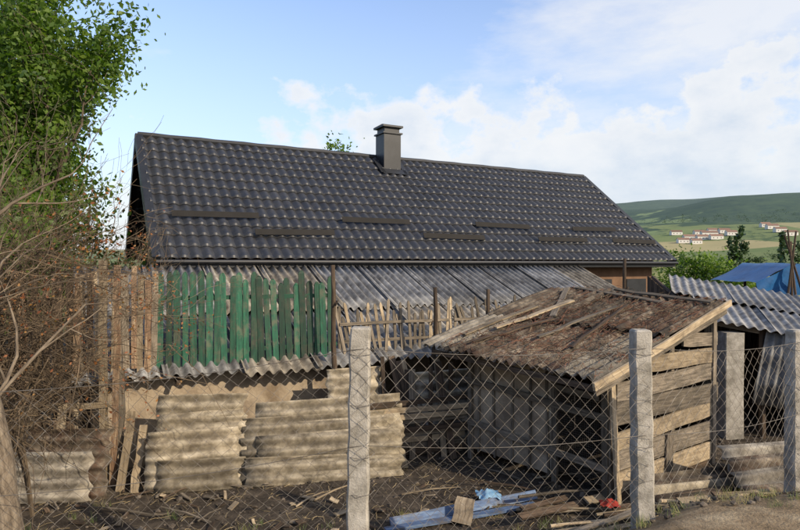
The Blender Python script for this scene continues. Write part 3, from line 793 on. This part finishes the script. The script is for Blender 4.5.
mb.build('plywood_scrap',[m_wood_pale])
def rag(name,c,r,mat,seed):
    mb=MB(); vs=[];fs=[];n=12
    for j in range(n+1):
        for i in range(n+1):
            x=(i/n-.5)*2;y=(j/n-.5)*2; q=noise.noise(Vector((x*1.5+seed,y*1.5,0)))
            z=.45*max(0,1-x*x-y*y)+.35*noise.noise(Vector((x*2.2+seed,y*2.2,4)))
            vs.append(Vector(c)+Vector((x*(1+.3*q),y*(1+.3*q),max(.02,z+.15)))*r)
    for j in range(n):
        for i in range(n):
            a=j*(n+1)+i; fs.append((a,a+1,a+n+2,a+n+1))
    mb.add(vs,fs,None,.5,0); return mb.build(name,[mat],None,True)
rag('blue_rag',tr_(1.0,6.75,.1),.12,m_cloth,2); rag('red_cloth',tr_(2.22,6.35,.02)+V(0,0,.14),.09,m_red,5)
mb=MB()
for k in range(70):
    x=rng.uniform(1.2,4.6);y=rng.uniform(5.2,6.6);an=rng.gauss(.35,.4);L=rng.uniform(.4,1.4)
    p=tr_(x,y,.04+rng.random()*.14);q=tr_(x+math.cos(an)*L,y+math.sin(an)*L*.6,.05+rng.random()*.16)
    if rng.random()<.5: mb.board(p,q,rng.uniform(.04,.10),.02,(0,1,.3),3,.006,None,rng.choice([0,0,1,2]))
    else: mb.tube([p,p.lerp(q,.5)+Z*rng.uniform(-.01,.03),q],[.018,.015,.01],6,None,rng.choice([0,1,2]))
for k in range(30):
    x=rng.uniform(-4.5,2);y=rng.uniform(6.2,7.6);an=rng.uniform(0,3.1);L=rng.uniform(.3,1)
    p=tr_(x,y,.03);q=tr_(x+math.cos(an)*L,y+math.sin(an)*L*.5,.05); mb.tube([p,p.lerp(q,.5)+Z*.02,q],[.012,.010,.006],5,None,rng.choice([0,1,2]))
for k in range(170):
    x=rng.uniform(-4.5,5);y=rng.uniform(5.0,7.4);an=rng.uniform(0,6.28);L=rng.uniform(.05,.2)
    p=tr_(x,y,.02);q=tr_(x+math.cos(an)*L,y+math.sin(an)*L,.03+rng.random()*.03); mb.board(p,q,rng.uniform(.02,.07),.012,(-math.sin(an),math.cos(an),rng.uniform(-.3,.3)),2,.006,None,rng.choice([0,1,2]))
mb.build('scrap_wood_pile',[m_wood_pale,m_wood_grey,m_wood_dark])
P=MB()
for k in range(900):
    x=rng.uniform(-4.5,5.5); y=rng.uniform(4.3,6.7)
    if x<1 and rng.random()<.7: continue
    if noise.noise(Vector((x*1.6,y*1.6,0)))<-.05: continue
    c=tr_(x,y); q=rng.random()
    for j in range(12):
        an=rng.uniform(0,6.28);h=rng.uniform(.03,.12);l=rng.uniform(.01,.07)
        a=c+V(rng.gauss(0,.025),rng.gauss(0,.025),0); b_=a+V(.004,.002,0); t_=a+V(math.cos(an)*l,math.sin(an)*l,h)
        P.add([a,b_,t_],[(0,1,2)],None,min(1,max(0,q+rng.uniform(-.2,.2))),0)
P.build('grass_tufts',[m_grass])

# ---------------------------------------------------------------- neighbour's tarp shelter
TX=10.7;TW=2.6
def tz(k): return H-.55+ .65*max(0,1-abs(k-.45)/.5)**1.2
mb=MB(); n=14; vs=[];fs=[]
for j in range(7):
    for i in range(n+1):
        k=i/n; x=TX+k*TW; y=18+j*.45
        vs.append(V(x,y,tz(k)+.05*noise.noise(Vector((x*2,y*2,0)))))
for j in range(6):
    for i in range(n):
        a=j*(n+1)+i; fs.append((a,a+1,a+n+2,a+n+1))
mb.add(vs,fs,None,.5,0)
vs=[];fs=[]
for j in range(5):
    for i in range(n+1):
        k=i/n; x=TX+k*TW; zt2=tz(k)
        vs.append(V(x,17.98+.05*math.sin(x*6+j),zt2-(zt2-(H-.9))*j/4))
for j in range(4):
    for i in range(n):
        a=j*(n+1)+i; fs.append((a,a+1,a+n+2,a+n+1))
mb.add(vs,fs,None,.5,0)
for x in(TX+.05,TX+TW-.05):
    for y in(18.05,20.65): mb.tube([(x,y,-.2),(x,y,H-.56)],.04,6,None,1)
for k in range(2): mb.tube([(TX+.45*TW,18.05+k*2.6,-.2),(TX+.45*TW,18.05+k*2.6,H+.06)],.045,6,None,1)
mb.build('blue_tarp_shelter',[m_blue,m_wood_dark],None,True)
mb=MB()
for (x0,x1,zt_) in((11.2,11.75,H+1.0),(11.9,11.5,H+1.05),(11.6,11.6,H+.7),(12.5,11.4,H+.9)):
    mb.tube([(x0,17.7,-.1),(x1,17.8,zt_)],[.045,.025],6)
mb.build('wooden_pole_tripod',[m_wood_dark])

# ---------------------------------------------------------------- light & sky
S=Vector((.78,-.62,0)).normalized(); el=math.radians(28); S=Vector((S.x*math.cos(el),S.y*math.cos(el),math.sin(el)))
sun=bpy.data.lights.new('sun','SUN'); sun.energy=5.0; sun.angle=math.radians(.5); sun.color=(1,.85,.64)
so=bpy.data.objects.new('sun',sun); col.objects.link(so); so.rotation_euler=S.to_track_quat('Z','Y').to_euler()
w=bpy.data.worlds.new('World'); bpy.context.scene.world=w; w.use_nodes=True; t=w.node_tree; t.nodes.clear()
out=t.nodes.new('ShaderNodeOutputWorld'); bg=t.nodes.new('ShaderNodeBackground'); bg.inputs[1].default_value=.12
sky=t.nodes.new('ShaderNodeTexSky'); sky.sky_type='NISHITA'; sky.sun_disc=False; sky.sun_elevation=el; sky.sun_rotation=math.atan2(S.x,S.y); sky.air_density=1.2; sky.dust_density=1.2
tc=t.nodes.new('ShaderNodeTexCoord'); vec=tc.outputs['Generated']
sp=t.nodes.new('ShaderNodeSeparateXYZ'); t.links.new(vec,sp.inputs[0])
az=mathn(t,'ARCTAN2',sp.outputs[0],sp.outputs[1]); elv=mathn(t,'ARCSINE',sp.outputs[2])
puff=noi(t,vec,8,9,.56,(1,1,1.4)); wisp=noi(t,vec,2.6,8,.6,(1,1,3.0)); fine_=noi(t,vec,20,6,.6,(1,1,1.3))
hh=ramp(t,mrange(t,az,-3.1416,3.1416),[(0,.2),(.40,.08),(.45,.14),(.475,.25),(.5,.28),(.53,.25),(.56,.27),(.60,.32),(.66,.30),(1,.2)])
dd=mathn(t,'SUBTRACT',hh,elv); dd=mathn(t,'ADD',dd,mathn(t,'MULTIPLY',mathn(t,'SUBTRACT',puff,.51),.42)); dd=mathn(t,'ADD',dd,mathn(t,'MULTIPLY',mathn(t,'SUBTRACT',fine_,.5),.16))
cm=mrange(t,dd,0,.05)
depth_=mrange(t,dd,.0,.16)
fade=mrange(t,elv,0,.2,.7,1); cm=mathn(t,'MULTIPLY',cm,mathn(t,'MULTIPLY',fade,.85))
wm=mathn(t,'MULTIPLY',mrange(t,mathn(t,'ADD',wisp,mathn(t,'MULTIPLY',az,.30)),.50,.74),.7)
small=mathn(t,'MULTIPLY',mrange(t,mathn(t,'ADD',puff,mathn(t,'MULTIPLY',fine_,.2)),.77,.83),.6)
cc=mathn(t,'MAXIMUM',cm,mathn(t,'MAXIMUM',wm,small))
body=mix(t,mrange(t,noi(t,vec,5,7,.6,(1,1,2.2)),.4,.62),(5.5,6.15,7.0),(7.4,7.5,7.7))
ccol=mix(t,depth_,(8.2,8.1,7.9),body)
skyb=mix(t,1.0,sky.outputs[0],(1.95,1.92,2.2),'MULTIPLY')
haze=mrange(t,elv,0,.45,.75,.0)
skyb=mix(t,haze,skyb,(4.9,5.9,7.2))
t.links.new(mix(t,cc,skyb,ccol),bg.inputs[0]); t.links.new(bg.outputs[0],out.inputs[0])
# ---------------------------------------------------------------- camera
cam=bpy.data.cameras.new('camera'); cam.lens=27; cam.sensor_width=36; cam.clip_end=20000; cam.clip_start=.05
co=bpy.data.objects.new('camera',cam); col.objects.link(co); co.location=(0,0,H); co.rotation_euler=(math.radians(90),0,0)
sc=bpy.context.scene; sc.camera=co; sc.view_settings.view_transform='Standard'; sc.view_settings.look='None'; sc.view_settings.exposure=0
